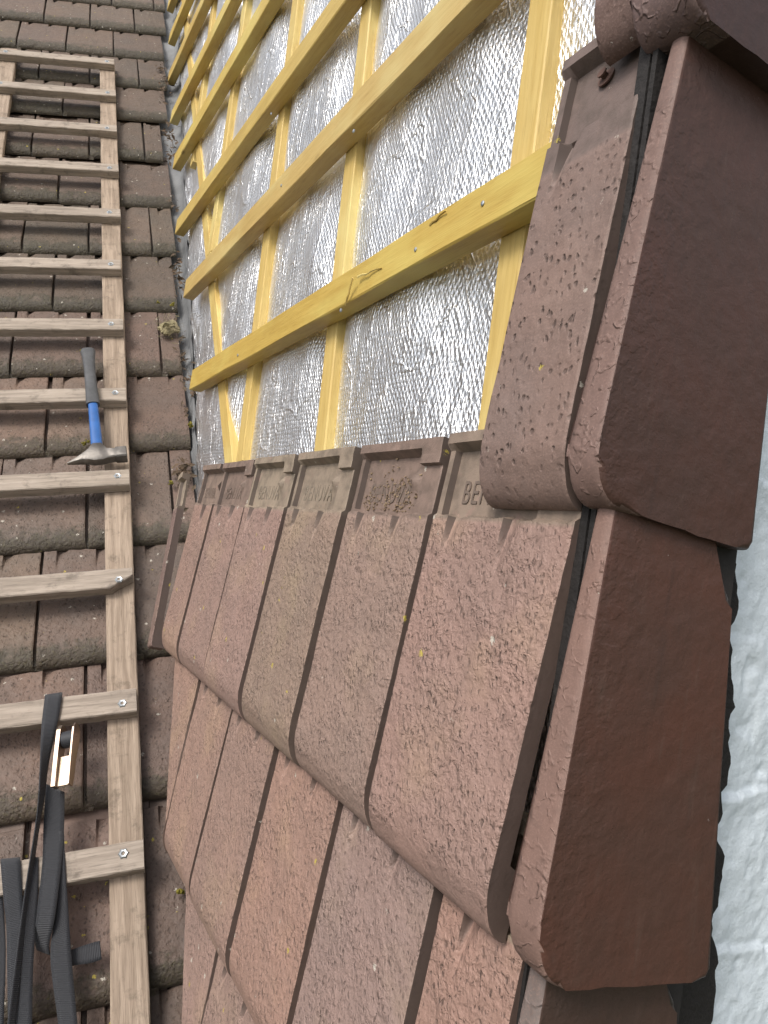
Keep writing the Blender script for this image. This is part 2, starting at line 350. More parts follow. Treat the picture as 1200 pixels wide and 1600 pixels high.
def strap_mat():
    m = Mat("black_webbing", Roughness=.62); uv = m.coord('UV'); u, v, _ = m.sep(uv)
    rib = m.math('SINE', m.math('MULTIPLY', v, 2*math.pi/.0026)); nz = m.noise(m.coord('Object'), 300, 3)
    m.set(m.p, 'Base Color', m.mix(nz, (.012, .013, .017), (.022, .024, .030)))
    m.p.inputs['Sheen Weight'].default_value = .12
    m.set(m.p, 'Normal', m.bump(rib, .0005, .7)); return m.m
M_STRAP = strap_mat()
M_LEAF = plain("dry_leaf_litter", (.11, .07, .042), .85, 0, 200, .001, .5, cvar=(.045, .034, .02))
M_MOSS = plain("yellow_green_moss", (.20, .17, .02), .95, 0, 400, .003, .5)
M_WOOL = plain("dirty_mineral_wool", (.33, .285, .165), .95, 0, 300, .004, .6, cvar=(.17, .14, .085))
M_GROUND = plain("grassy_ground", (.07, .08, .045), .95, 0, 2, .02, .4)

# ------------------------------------------------------------------ setting: ground, roof deck
bm = bmesh.new(); bmesh.ops.create_grid(bm, x_segments=1, y_segments=1, size=900)
g_ = link("ground", from_bm("ground", bm), M_GROUND, mw=Matrix.Translation((0, 0, -7))); tag(g_, kind='structure')

# valley: where the foil plane meets the main roof
FOFF = -(BD+CBD)
_dd = np.cross(n, nm); _dd /= np.linalg.norm(_dd); _dd *= np.sign(_dd[2])
_X0 = np.linalg.solve(np.stack([n, nm, _dd]), [n@(PB+n*FOFF), DM-.03, 0])
def val_u(v):                                # u on the foil plane of the valley at height v
    k = (v-((_X0-PB)@b))/(_dd@b); return (_X0+_dd*k)[1]
def val_pt(v):
    k = (v-((_X0-PB)@b))/(_dd@b); return _X0+_dd*k
def val_r(s):                                # er-coordinate of the valley at slope s
    k = (s-(_X0@um))/(_dd@um); return (_X0+_dd*k)@er
bm = bmesh.new()
def quad(bm, pts): bm.faces.new([bm.verts.new(Vector(p)) for p in pts])
for (h0, h1) in ((-.055, -.075),):
    c0 = [mpt(-2.6, -.8, h0), mpt(val_r(-.8)+.35, -.8, h0), mpt(val_r(5.6)+.35, 5.6, h0), mpt(-2.6, 5.6, h0)]
    c1 = [p-nm*.03 for p in c0]
    quad(bm, c0); quad(bm, c1[::-1])
    for i in range(4): quad(bm, [c0[i], c1[i], c1[(i+1) % 4], c0[(i+1) % 4]])
bmesh.ops.remove_doubles(bm, verts=bm.verts[:], dist=1e-5)
tag(link("roof_deck", from_bm("roof_deck", bm), M_DECK), kind='structure')

# ------------------------------------------------------------------ tiles
def tile_mesh(name, x0=0.0, x1=0.212, fine=True, ledge=True, seed=0, dents=(.030, .116), face_r=.1850, nose=.046, nd=.028, cut=None, dd=.0135, taper=0.0, SA=1.065, SB=-.012):
    dx = .004 if fine else .009; ds = .006 if fine else .014
    xs = list(np.arange(x0, x1, dx))+[x1]
    for e in (.010, .0125, .145, .148, .150, face_r-.0015, face_r, face_r+.001, .192, .193, .196, .197):
        if x0 < e < x1: xs.append(e)
    for d in dents:
        for e in (d-.0032, d-.0016, d, d+.002):
            if x0 < e < x1: xs.append(e)
    xs += [x0+.0015, x1-.0015]
    xs = np.array(sorted(set(np.round(xs, 5))))
    th = np.linspace(0, math.pi/2, 12 if fine else 7)
    ss = [nose*(1-math.sin(a)) for a in th]+list(np.arange(nose, LT, ds))+[.286, .2865, .289, .3355, .337, .3445, .3465, LT-.0015, LT]
    ss = np.array(sorted(set(np.round(ss, 5))))
    X, S = np.meshgrid(xs, ss, indexing='ij')
    q = np.clip(1-S/nose, 0, 1); base = -nd*(1-np.sqrt(np.clip(1-q*q, 0, 1)))
    Z = base.copy()
    hd = np.clip((S-.286)/.003, 0, 1); head = -.0095*np.ones_like(X)
    head = np.where(X < .0112, -.003, head); head = np.where((X > .149) & (X <= face_r), -.004, head)
    head = np.where((S > .336) & (X > .1465) & (X <= face_r), .0015, head)
    head = np.where((S > .3475) & (X <= face_r), .0025, head)
    rr = np.hypot(X-.132, S-.322); head = np.where((rr < .0085) & (S < .335), np.maximum(head, -.0095+.0075*np.clip((.0085-rr)/.004, 0, 1)), head)
    Z = base*(1-hd)+head*hd
    for d in dents:
        tt = np.clip((S-.232)/.056, 0, 1.1)*(S < .289); wd = np.maximum(.028*tt, 1e-4)
        p = np.clip(1-(X-d)/wd, 0, 1); p = p*p*(3-2*p)*np.clip((X-d)/(.0035)+.9, 0, 1); Z = Z-dd*np.power(tt, 1.4)*p*(S < .2885)
    if ledge:
        lg = X > face_r+.0005
        lz = np.where((X > .1925) & (X < .1965) & (face_r < .19), -.0125, -.0185)
        lz = np.where((S > .286) & ((X <= .1925) | (X >= .1965)), -.0235, lz)
        lz = np.maximum(np.minimum(lz, base-.006), -.0278)
        Z = np.where(lg, lz, Z)
        Z = np.where((X > face_r-.001) & (X < face_r+.0005), Z-.0008, Z)
    # worn, slightly uneven edges
    nn = vnoise(X*160+seed*17.3, S*160+seed*5.1); n3 = vnoise(X*30+seed*3.3, S*30+seed*9.7)
    Z = Z+.00015*nn+.0005*n3
    edge = ((X < x0+.0008) | (X > x1-.0008))
    Z = Z-np.where(edge, .0012, 0)
    Xj = X+np.where((np.abs(X-face_r) < .0012) | edge, .00035*vnoise(S*120+seed*7.7, S*0+seed), 0)
    if taper: Xj = Xj-taper*np.clip(1-S/.3, 0, 1)*np.clip(X/x1, 0, 1)**3
    Sj = S+np.where(np.abs(S-.2865) < .003, .0016*vnoise(X*90+seed*3, S*0+seed*2.), 0)
    Sj = Sj*SA+SB
    if cut:
        xl = np.clip(cut[0]-cut[1]*Sj+.0015*vnoise(Sj*70, Sj*0+seed), x0, x1-.003); Xj = xl+(Xj-x0)/(x1-x0)*(x1-xl)
    ni, nj = X.shape
    top = np.stack([Xj, Sj, Z], -1).reshape(-1, 3)
    Zb = np.minimum(Z-.005, np.where(S < .05, -.0285, -.022 if ledge else -.0165)); Zb = np.maximum(Zb, -.0288); Zb = np.minimum(Zb, Z-.0004)
    bot = np.stack([Xj, Sj, Zb], -1).reshape(-1, 3); N = ni*nj
    V = np.concatenate([top, bot])
    i, j = np.meshgrid(np.arange(ni-1), np.arange(nj-1), indexing='ij')
    a = np.stack([i*nj+j, (i+1)*nj+j, (i+1)*nj+j+1, i*nj+j+1], -1).reshape(-1, 4)
    F = a.tolist()+(a[:, ::-1]+N).tolist()
    for jj, fl in ((0, 1), (nj-1, 0)):
        for k in range(ni-1):
            f = [k*nj+jj, (k+1)*nj+jj, (k+1)*nj+jj+N, k*nj+jj+N]; F.append(f[::-1] if fl else f)
    for ii, fl in ((0, 0), (ni-1, 1)):
        for k in range(nj-1):
            f = [ii*nj+k, ii*nj+k+1, ii*nj+k+1+N, ii*nj+k+N]; F.append(f[::-1] if fl else f)
    me = bpy.data.meshes.new(name); me.from_pydata(V.tolist(), [], F)
    me.polygons.foreach_set('use_smooth', [True]*len(me.polygons))
    try: me.set_sharp_from_angle(angle=R(38))
    except Exception: pass
    me.update(); return me
def text_mesh(txt, size, depth):
    cu = bpy.data.curves.new('t', 'FONT'); cu.body = txt; cu.size = size; cu.extrude = depth; cu.align_x = 'CENTER'; cu.space_character = 1.15
    o = bpy.data.objects.new('t', cu); COL.objects.link(o); dg = bpy.context.evaluated_depsgraph_get(); dg.update()
    me = bpy.data.meshes.new_from_object(o.evaluated_get(dg)); bpy.data.objects.remove(o); return me
def place_steep(name, me, mats, row, u_left, rot=0.0, lift=0.0, tilt=0.0, ds=0.0, col=(1, 1, 1)):
    o = link(name, me, mats); o.color = (*col[:3], col[3] if len(col) > 3 else 1)
    org = b*(G*row)+UP*u_left+nt*lift+t*ds
    mw = frame(org, -UP, t, nt)
    piv = Matrix.Translation((.1, .3, 0))
    mw = mw @ piv @ Matrix.Rotation(rot, 4, 'Z') @ Matrix.Rotation(tilt, 4, 'X') @ piv.inverted()
    o.matrix_world = mw; return o

GT = 'tiles on the steep roof'
TC = {0: (1.02, .97, .98), 1: (.95, .97, .96), 2: (.91, .96, .90), 3: (1.03, 1.0, 1.02), 4: (1.0, .97, .98), 5: (1.03, .98, .96), 10: (.92, .97, 1.05), 11: (.94, .97, 1.03), 12: (1.08, .99, .94), 13: (1.0, .97, .95), 14: (1.03, .98, .94), 15: (1.05, 1.0, .95)}
for k_, a_ in ((0, .55), (1, .12), (2, .85), (3, 1.0), (4, .15), (5, .3)): TC[k_] = (*TC[k_], a_)
TC[10] = (1.09, .98, .94)
letter = text_mesh("BENUVA", .034, .0011)
row1 = [(0.2, 0, 1, 'large pinkish brown verge tile, nearest whole tile below the foil'),
        (0.4, 1, 0, 'brown tile with debris in its head, left of the nearest whole tile'),
        (0.6, 2, 0, 'olive stained tile with yellow lichen spots, in the course below the foil'),
        (0.8, 3, 0, 'pale reddish tile with clean beige lettered head, left of the olive stained tile'),
        (1.0, 4, 0, 'narrow looking reddish tile, second from the valley, just below the foil'),
        (1.145, 5, 0, 'cut reddish tile at the valley end of the course just below the foil')]
for ul, sd_, verge, lab in row1:
    if verge: me = tile_mesh("roof_tile", 0, .199, ledge=False, seed=sd_, face_r=.3, taper=.012, dd=.0085)
    elif ul > 1.1: me = tile_mesh("roof_tile", 0, .157, seed=sd_, dents=(.07,), face_r=.131)
    else: me = tile_mesh("roof_tile", seed=sd_, dd=.0085)
    o = place_steep("roof_tile", me, M_STEEP, 0, ul, rot=random.uniform(-.006, .006), lift={0: .003, 1: .0, 2: .0025, 3: .003, 4: .0005, 5: .0015}[sd_], col=TC[sd_])
    for c_ in o.children: c_.color = o.color
    tag(o, lab, 'roof tile', GT)
    lo = link("raised_lettering", letter.copy(), [M_HEAD if sd_ in (2, 3) else M_HEADB], o, Matrix.Translation((.078 if ul < 1.1 else .065, .307, -.0095)) @ Matrix.Diagonal((.68 if ul < 1.1 else .52, .92, .75, 1)))
row2 = [(.1, 10, 1, 'half width verge tile at the bottom beside the lowest painted flap'),
        (.3, 11, 0, 'greyish brown tile at the bottom, left of the half width verge tile'),
        (.5, 12, 0, 'orange brown tile in the second course below the foil, right of the dark wide joint'),
        (.7, 13, 0, 'reddish brown tile in the second course, under the olive stained tile'),
        (.9, 14, 0, 'slim looking reddish tile second from the valley in the second course below the foil'),
        (1.1, 15, 0, 'obliquely cut pointed tile at the valley end of the second course below the foil')]
for ul, sd_, verge, lab in row2:
    if verge: me = tile_mesh("roof_tile", 0, .103, ledge=False, seed=sd_, dents=(.035,), face_r=.3)
    elif ul == 1.1: me = tile_mesh("roof_tile", 0, .208, seed=sd_, dents=(), cut=(.240, .84))
    else: me = tile_mesh("roof_tile", seed=sd_, dd=.0085)
    o = place_steep("roof_tile", me, M_STEEP, -1, ul, rot=random.uniform(-.006, .006), lift=random.uniform(-.001, .0015), col=TC[sd_]); tag(o, lab, 'roof tile', GT)
row3 = [(.6, 20, 'brown tile corner peeping out at the bottom under the orange brown tile'),
        (.8, 22, 'lowest obliquely cut tile at the valley beside the mossy tiles at the bottom')]
for ul, sd_, lab in row3:
    me = tile_mesh("roof_tile", seed=sd_) if ul < .7 else tile_mesh("roof_tile", 0, .208, seed=sd_, dents=(), cut=(.254, .9))
    o = place_steep("roof_tile", me, M_STEEP, -2, ul, col=(.98, .97, .98)); tag(o, lab, 'roof tile', GT)
# tile piece standing on edge in the valley
me = tile_mesh("tile_offcut", 0, .030, ledge=False, seed=31, dents=(), face_r=.3, nose=.008, nd=.006)
oy = t*.31+UP*.097; oy /= np.linalg.norm(oy); ox = np.cross(oy, nt); ox /= np.linalg.norm(ox)
o = link("tile_offcut", me, M_STEEP); o.matrix_world = frame(UP*1.166+nt*.012+t*.004, ox, oy, nt) @ Matrix.Translation((-.030, 0, 0)); o.color = (.62, .60, .64, 1)
tag(o, 'slanting cut tile strip standing proud at the valley, left of the last reddish tile', 'roof tile', GT)

# upper verge half tile with nail
me = tile_mesh("verge_tile", 0, .107, ledge=False, seed=41, dents=(.022,), face_r=.3, nose=.052, SA=1.10, SB=.002)
vt = place_steep("verge_tile", me, M_VERGE, 1, .108, rot=.0, col=(.88, .9, .9)); tag(vt, 'pitted half width verge tile hanging alone beside the foil, nailed at its top', 'roof tile', GT)
bm = bmesh.new(); add_lathe(bm, [(.0001, 0), (.0085, 0), (.0085, .0015), (.003, .002), (.003, .005), (.0045, .0055), (.0045, .007), (.0005, .0074)], 20)
link("nail", from_bm("nail", bm, True), [M_RUST], vt, Matrix.Translation((.052, .364, -.0093)) @ Matrix.Rotation(R(-12), 4, 'X'))
# narrow verge piece of the course above
me = tile_mesh("verge_tile", 0, .062, ledge=False, seed=43, dents=(), face_r=.3, nose=.05)
o = place_steep("verge_tile", me, M_VERGE, 2, .044, ds=.075, col=(.6, .55, .55)); tag(o, 'dark rounded verge tile end at the top edge above the nailed half tile', 'roof tile', GT)

# verge flaps: thick plates hanging down the gable
def flap_mesh(name, poly, front, back):
    # local x = nt, y = t, z = +u ; front and back are (u at s=0, u at s=.3)
    bm = bmesh.new(); add_prism(bm, poly, 0, 1)
    for v in bm.verts:
        fq = front if v.co.z < .5 else back
        v.co.z = fq[0]+(fq[1]-fq[0])*v.co.y/.3
    es = [e for e in bm.edges if abs(e.verts[0].co.x-e.verts[1].co.x)+abs(e.verts[0].co.y-e.verts[1].co.y) > 1e-4]
    bmesh.ops.bevel(bm, geom=es, offset=.0068, segments=4, affect='EDGES', profile=.5, clamp_overlap=True)
    bmesh.ops.triangulate(bm, faces=[f for f in bm.faces if len(f.verts) > 4])
    me = from_bm(name, bm, True)
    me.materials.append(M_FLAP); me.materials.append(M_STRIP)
    for p in me.polygons:                                # the lighter hammered strip on the roof side
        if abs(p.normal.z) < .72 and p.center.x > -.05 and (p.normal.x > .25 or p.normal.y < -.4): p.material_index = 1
    return me
def flap_poly(top=.36, bot=-.01, r=.04, wob=0):
    arc = [(-r*.75+r*.75*math.cos(a), bot+r-r*math.sin(a)) for a in np.linspace(0, math.pi/2, 8)]
    low = [(-.03-.140*q, bot+.0022*q+.0012*float(vnoise(np.array(q*9.), np.array(wob*3.3)))) for q in np.linspace(.15, .96, 9)]
    return ([(0.0, top)]+arc+low+[(-.168, bot+.003), (-.1715, bot+.010), (-.136, .262), (-.134, .27), (-.102, .303), (-.095, top)])[::-1]
for row, lab, dsx, front, back in (
        (0, 'brown painted verge flap with chipped pink edge strip, middle of the visible flaps', -.002, (-.046, -.031), (-.009, -.013)),
        (1, 'large brown painted verge flap beside the pitted half tile', .014, (-.037, -.037), (-.003, -.019)),
        (2, 'topmost dark brown verge flap jutting into the top right corner', .055, (-.056, -.05), (.0, -.01)),
        (-1, 'lowest dull brown verge flap at the bottom edge, mostly hidden', -.004, (-.044, -.027), (-.004, -.010))):
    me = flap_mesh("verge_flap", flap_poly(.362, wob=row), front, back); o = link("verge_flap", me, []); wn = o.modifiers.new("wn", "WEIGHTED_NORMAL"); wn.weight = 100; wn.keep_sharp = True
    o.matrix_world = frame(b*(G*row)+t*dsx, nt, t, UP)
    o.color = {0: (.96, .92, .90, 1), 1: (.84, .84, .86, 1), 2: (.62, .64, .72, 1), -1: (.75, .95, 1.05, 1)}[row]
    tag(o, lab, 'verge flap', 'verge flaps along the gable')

# ------------------------------------------------------------------ gable wall and old barge board
wv, wh = 520, 240
vv = np.linspace(-.75, 1.0, wv); xx = np.linspace(0, .55, wh)
A, B = np.meshgrid(vv, xx, indexing='ij')
jy = A*(1/.132)+.25+.10*vnoise(B*6, B*0+3)+.05*vnoise(A*20, B*22); fr = jy-np.floor(jy)
amp = np.clip(.55+.9*vnoise(A*11+4, B*13), 0, 1.2)
ledge_ = np.exp(-(np.clip(1-fr, 0, 1)/.10)**2)*amp*.0065          # lumpy mortar that overhangs the joint below it
groove = np.exp(-((fr-.02)/.03)**2)*.004*amp
A2, B2 = A*.83+B*.56, B*.83-A*.56
rough = .0016*vnoise(A2*11, B2*11)+.0016*vnoise(A2*31+5, B2*31)+.0011*vnoise(A*83, B*83)+.0008*vnoise(A2*190, B2*190)
holes = np.clip(vnoise(A*55+9, B*55)-.62, 0, 1)*.012
depth = .75*rough+.45*ledge_-.4*groove-.6*holes
gd = np.array([b[2], 0, -b[0]])                 # in-plane direction into the building
def gpt(a, c, y): return b*a + gd*c + UP*y
V = np.stack([b[0]*A+gd[0]*(B+.10), 0.012-depth, b[2]*A+gd[2]*(B+.10)], -1).reshape(-1, 3)
wl_ = link("gable_wall", grid_mesh("gable_wall", V, wv, wh), M_WALL)
tag(wl_, 'rough white painted masonry gable wall beyond the brown verge flaps', 'wall')
def ragged(name, c0, c1, y0, y1, seed, lab, lo=-.75, hi=.75, amp=.006):
    bm = bmesh.new(); pts = []
    N = 260
    for i in range(N+1):
        a = lo+(hi-lo)*i/N
        e = c1-.09*a+amp*float(vnoise(np.array(a*38+seed), np.array(seed*1.7)))+amp*.7*float(vnoise(np.array(a*130+seed), np.array(seed*3.1)))-amp*.9*max(0, float(vnoise(np.array(a*17+seed), np.array(9.))))
        pts.append((a, c0, e))
    fr_ = []; 
    for a, i0, i1 in pts:
        fr_.append([bm.verts.new(Vector(gpt(a, i0, y0))), bm.verts.new(Vector(gpt(a, i1, y0))), bm.verts.new(Vector(gpt(a, i1+.002, y1))), bm.verts.new(Vector(gpt(a, i0, y1)))])
    for r0, r1 in zip(fr_, fr_[1:]):
        for k in range(4): bm.faces.new([r0[k], r0[(k+1) % 4], r1[(k+1) % 4], r1[k]])
    bm.faces.new(fr_[0][::-1]); bm.faces.new(fr_[-1])
    o = link(name, from_bm(name, bm), M_BLACK); tag(o, lab, 'board', 'old boards under the verge'); return o
ragged("barge_board", .03, .221, -.006, .006, 2.3, 'black ragged edged old board between the brown flaps and the white wall')
ragged("barge_board", .03, .178, -.0135, -.0085, 7.9, 'inner black old board just behind the brown flaps', amp=.003)

# ------------------------------------------------------------------ foil on the steep roof
nv, nu = 330, 300
vs_ = -.5+(3.6+.5)*np.linspace(0, 1, nv)**1.15
pu = np.linspace(0, 1, nu)**1.25
VV = np.repeat(vs_[:, None], nu, 1); uend = np.array([val_u(v)-.015 for v in vs_]); UU = -.02+pu[None, :]*(uend[:, None]+.02)
cbu = lambda c, v: c[0]+(c[1]-c[0])*v
CB = [(.260, .296), (.720, .845), (1.155, 1.283), (1.72, 1.82), (2.12, 2.29)]     # u at v=0 and at v=1
bul = np.full_like(UU, 1.0)
for c in CB: bul = np.minimum(bul, np.abs(UU-.02-cbu(c, VV))/.12)
edge = np.clip((uend[:, None]-UU)/.08, 0, 1)
bul = np.clip(bul, 0, 1); bul = bul*bul*(3-2*bul)
H = .013*bul*(1+.5*vnoise(UU*6, VV*5))*edge+.004*vnoise(UU*11+3, VV*7)*bul+.0016*vnoise(UU*34+.25*VV*34, VV*4)*bul+.0004*vnoise(UU*90, VV*60)
fold = np.exp(-(((uend[:, None]-UU)-.06)/.05)**2); H = H+fold*(.006*vnoise(UU*30, VV*12)+.005*vnoise((UU-VV*.85)*60, VV*2))
Hc = np.minimum(H, CBD-.004)
V = (PB[None, None]+UP*UU[..., None]+b*VV[..., None]+n*(FOFF+.001+Hc)[..., None]).reshape(-1, 3)
uv = np.stack([UU, VV], -1).reshape(-1, 2)
fo = link("foil_membrane", grid_mesh("foil_membrane", V, nv, nu, uv), M_FOIL)
tag(fo, 'crinkled quilted silver insulation foil stretched behind the yellow battens', 'foil')
# boarding behind the foil so that the roof is solid
bm = bmesh.new()
c0 = [PB+UP*-.02+b*-.9+n*(FOFF-.02), PB+UP*val_u(-.9)+b*-.9+n*(FOFF-.02), PB+UP*val_u(3.8)+b*3.8+n*(FOFF-.02), PB+UP*-.02+b*3.8+n*(FOFF-.02)]
c1 = [p-n*.03 for p in c0]; quad(bm, c0); quad(bm, c1[::-1])
for i in range(4): quad(bm, [c0[i], c1[i], c1[(i+1) % 4], c0[(i+1) % 4]])
bmesh.ops.remove_doubles(bm, verts=bm.verts[:], dist=1e-5)
tag(link("roof_boarding", from_bm("roof_boarding", bm), M_DECK), kind='structure')

# lead valley sheet
nr, nc = 160, 14
rows = []
for i in range(nr):
    v = -.7+4.4*i/(nr-1); P = val_pt(v); row = []
    for j in range(nc):
        a = j/(nc-1)
        if a < .45: X = P-er*(.16*(1-a/.45))-nm*(.022*min(1, (1-a/.45)*4))                   # lies on the main roof
        else:
            q = (a-.45)/.55; X = P+(b*.35-UP*.25)*(.085*q)+n*(.006+.004*float(vnoise(np.array(v*30), np.array(q*4))))
        X = X+nm*(.004*float(vnoise(np.array(v*14.), np.array(a*5.))))
        row.append(X)
    rows.append(row)
V = np.array(rows).reshape(-1, 3)
o = link("valley_flashing", grid_mesh("valley_flashing", V, nr, nc), M_LEAD); tag(o, 'grey lead flashing running up the valley between mossy tiles and foil', 'flashing')

# ------------------------------------------------------------------ battens
def beam(name, P0, P1, up, out, hgt, dep, mat, label, group, bev=.0012, jit=.0007, parts=14, bow=.0015):
    P0, P1 = np.array(P0), np.array(P1); d = P1-P0; Ln = np.linalg.norm(d); x = d/Ln
    z = out-x*(out@x); z = z/np.linalg.norm(z); y = np.cross(z, x)
    if y@up < 0: y = -y; z_ = z
    bm = bmesh.new(); rings = []
    for i in range(parts+1):
        xx_ = Ln*i/parts; k = bow*math.sin(i*1.7+Ln*9)
        c = bevc = .0018; pr = [(c, 0), (hgt-c, 0), (hgt, -c), (hgt, -dep+c), (hgt-c, -dep), (c, -dep), (0, -dep+c), (0, -c)]
        rings.append([bm.verts.new((xx_, p[0]+k*.5+random.uniform(-jit, jit), p[1]+random.uniform(-jit, jit)*.5)) for p in pr])
    for r0, r1 in zip(rings, rings[1:]):
        for q in range(8): bm.faces.new([r0[q], r0[(q+1) % 8], r1[(q+1) % 8], r1[q]])
    bm.faces.new(rings[0][::-1]); bm.faces.new(rings[-1])
    o = link(name, from_bm(name, bm), mat); o.matrix_world = frame(P0, x, y, z)
    tag(o, label, 'batten', group); return o
GB = 'horizontal battens over the foil'
bats = [(.232, .250, 1.58, .053), (.543, .563, 1.87, .056), (.838, .842, 2.20, .052), (1.176, 1.178, 2.49, .055), (1.472, 1.474, 2.76, .054), (1.778, 1.778, 3.05, .054), (2.068, 2.07, 3.25, .054), (2.392, 2.395, 3.53, .054), (2.70, 2.70, 3.82, .054)]
ordn = ['lowest', 'second lowest', 'third lowest', 'fourth from the bottom', 'fifth from the bottom', 'sixth from the bottom', 'third from the top at the valley', 'second from the top at the valley', 'topmost']
battens = []
BT = [(.93, .90, .68), (.93, .92, 1.05), (.97, .98, .95), (1.0, 1.0, .85), (1.0, 1.0, .9), (.96, .95, .92), (1, 1, .85), (1, 1, .9), (.95, .95, .9)]
for i, (vl, vr_, ue, hh) in enumerate(bats):
    lab = '%s yellow horizontal batten across the foil' % ordn[i] + (', with split splinters' if i == 0 else '')
    sl_ = (vl-vr_)/(ue-.17)
    o = beam("batten", bpt(-.005, vr_-sl_*.175), bpt(ue, vl), b, n, hh, BD, M_YEL, lab, GB); o.color = (*BT[i], 1); battens.append(o)
GC = 'upright counter battens on the foil'
cdesc = ['nearest upright counter batten, just left of the pitted verge tile', 'second upright counter batten from the pitted verge tile', 'third upright counter batten, its foot beside the slanting valley batten', 'fourth upright counter batten, reaching down only to the slanting valley batten', 'farthest upright counter batten at the top beside the slanting valley batten']
cbs = []
vfoot = [-.12, -.12, 0.035, .66, 1.13]
for i, c in enumerate(CB):
    v0, v1 = vfoot[i], 3.3
    wv_ = .043
    o = beam("counter_batten", bpt(cbu(c, v0)-wv_, v0, -BD), bpt(cbu(c, v1)-wv_, v1, -BD), UP, n, wv_, CBD, M_YEL, cdesc[i], GC); o.color = (1.07, 1.09, 1.2, 1); cbs.append(o)
# slanting batten along the valley
vb = lambda v: 1.222+.897*(v-.008)-.004
o = beam("valley_batten", bpt(vb(-.1)-.055, -.1, -BD-.001), bpt(vb(2.6)-.055, 2.6, -BD-.001), UP, n, .046, CBD, M_YEL, 'slanting yellow batten running up along the valley under the horizontal battens', None); o.color = (1.06, 1.06, 1.1, 1)
# nail heads driven into the near battens
for i_, px, py in ((0, 755, 318), (0, 533, 485), (0, 650, 390), (1, 553, 205), (1, 440, 290), (2, 424, 178), (0, 372, 555)):
    u_, v_ = on_b(px, py, 0); bm = bmesh.new(); add_lathe(bm, [(.0001, -.001), (.0030, -.001), (.0030, .0008), (.0022, .0014), (.0001, .0015)], 12)
    link("nail", from_bm("nail", bm, True), M_ZINC, battens[i_], battens[i_].matrix_world.inverted() @ frame(bpt(u_, v_, .0004), UP, b, n))
# splinters torn out of the lowest batten
mwi = battens[0].matrix_world.inverted()
for pa, pb, wa, wb, ha, hb in (((540, 478), (562, 437), .0015, .0055, .0006, .011), ((564, 435), (598, 418), .0045, .0010, .006, .0008), ((672, 352), (700, 330), .0035, .0008, .0006, .003)):
    bm = bmesh.new()
    A_ = mwi @ Vector(bpt(*on_b(*pa), ha)); B_ = mwi @ Vector(bpt(*on_b(*pb), hb)); d_ = (B_-A_).normalized(); w_ = d_.cross(Vector((0, 0, 1))).normalized(); rr_ = []
    for k in range(6):
        q = k/5; C_ = A_.lerp(B_, q)+w_*(.0012*math.sin(k*2.3)); ww = wa+(wb-wa)*q
        rr_.append([bm.verts.new(C_-w_*ww*.5), bm.verts.new(C_+Vector((0, 0, .0012))), bm.verts.new(C_+w_*ww*.5), bm.verts.new(C_-Vector((0, 0, .0015)))])
    for r0_, r1_ in zip(rr_, rr_[1:]):
        for k in range(4): bm.faces.new([r0_[k], r0_[(k+1) % 4], r1_[(k+1) % 4], r1_[k]])
    bm.faces.new(rr_[0][::-1]); bm.faces.new(rr_[-1])
    link("splinter", from_bm("splinter", bm), M_YEL, battens[0])

# ------------------------------------------------------------------ main roof tiles
TILT = THB-THT
ym = um*math.cos(TILT)-nm*math.sin(TILT); zm = nm*math.cos(TILT)+um*math.sin(TILT)
var = [tile_mesh("roof_tile", fine=False, seed=100+k, face_r=.1925) for k in range(4)]
RS = [4.149, 3.858, 3.56, 3.262, 2.935, 2.612, 2.305, 2.004, 1.711, 1.410, 1.108, .80, .492, .171, -.135]
RE = [(259, 45), (256, 85), (261, 130), (261, 178), (255, 243), (269, 312), (275, 388), (277, 475), (284, 571), (298, 690)]
ends = [on_m(*q)[0] for q in RE]+[val_r(q)+.0 for q in (1.108, .80, .492, .171, -.135)]
ordr = ['topmost', 'second', 'third', 'fourth', 'fifth', 'sixth', 'seventh', 'eighth', 'ninth', 'tenth', 'eleventh', 'twelfth', 'thirteenth', 'fourteenth', 'fifteenth', 'sixteenth']
ordt = ['first', 'second', 'third', 'fourth', 'fifth', 'sixth']
GMN = 'mossy tiles on the main roof'
def place_main(me, r_left, s, j, k, extra=''):
    o = link("roof_tile", me, M_MAIN); q_ = random.uniform(.86, 1.12)*(1.18 if (j >= 9 and k > 0) else 1.0); o.color = (q_*random.uniform(.98, 1.08)*(1.02 if j >= 9 else .96), q_, q_*random.uniform(.94, 1.02)*(1 if j >= 9 else .96), 1)
    o.matrix_world = frame(mpt(r_left, s, .0), er, ym, zm) @ Matrix.Rotation(random.uniform(-.012, .012), 4, 'Z') @ Matrix.Translation((0, random.uniform(-.004, .004), random.uniform(-.002, .002)))
    lab = 'mossy dark brown roof tile, %s from the valley in the %s course from the top%s' % (ordt[k], ordr[j], extra)
    tag(o, lab, 'roof tile', GMN); return o
for j in range(-1, len(RS)):
    s = RS[j] if j >= 0 else RS[0]+.297
    e = ends[j] if j >= 0 else ends[0]+.01
    ph = .135 if j % 2 else .035
    # left edges sit at ph + .2k
    k0 = math.floor((e-ph-1e-6)/W); r = ph+W*k0; k = 0
    wlast = e-r
    jj = j+1
    if wlast < .045: r -= W; wlast += W
    while r > -.93 and k < 6:
        if k == 0 and wlast < .21:
            me = tile_mesh("roof_tile", 0, max(.05, wlast), fine=False, ledge=False, seed=200+j, face_r=.3, dents=tuple(d for d in (.030, .116) if d < wlast-.03))
        elif k == 0:
            me = tile_mesh("roof_tile", 0, wlast, fine=False, ledge=False, seed=200+j, face_r=.4)
        else: me = var[(j*3+k) % 4]
        place_main(me, r, s, jj, k); r -= W; k += 1

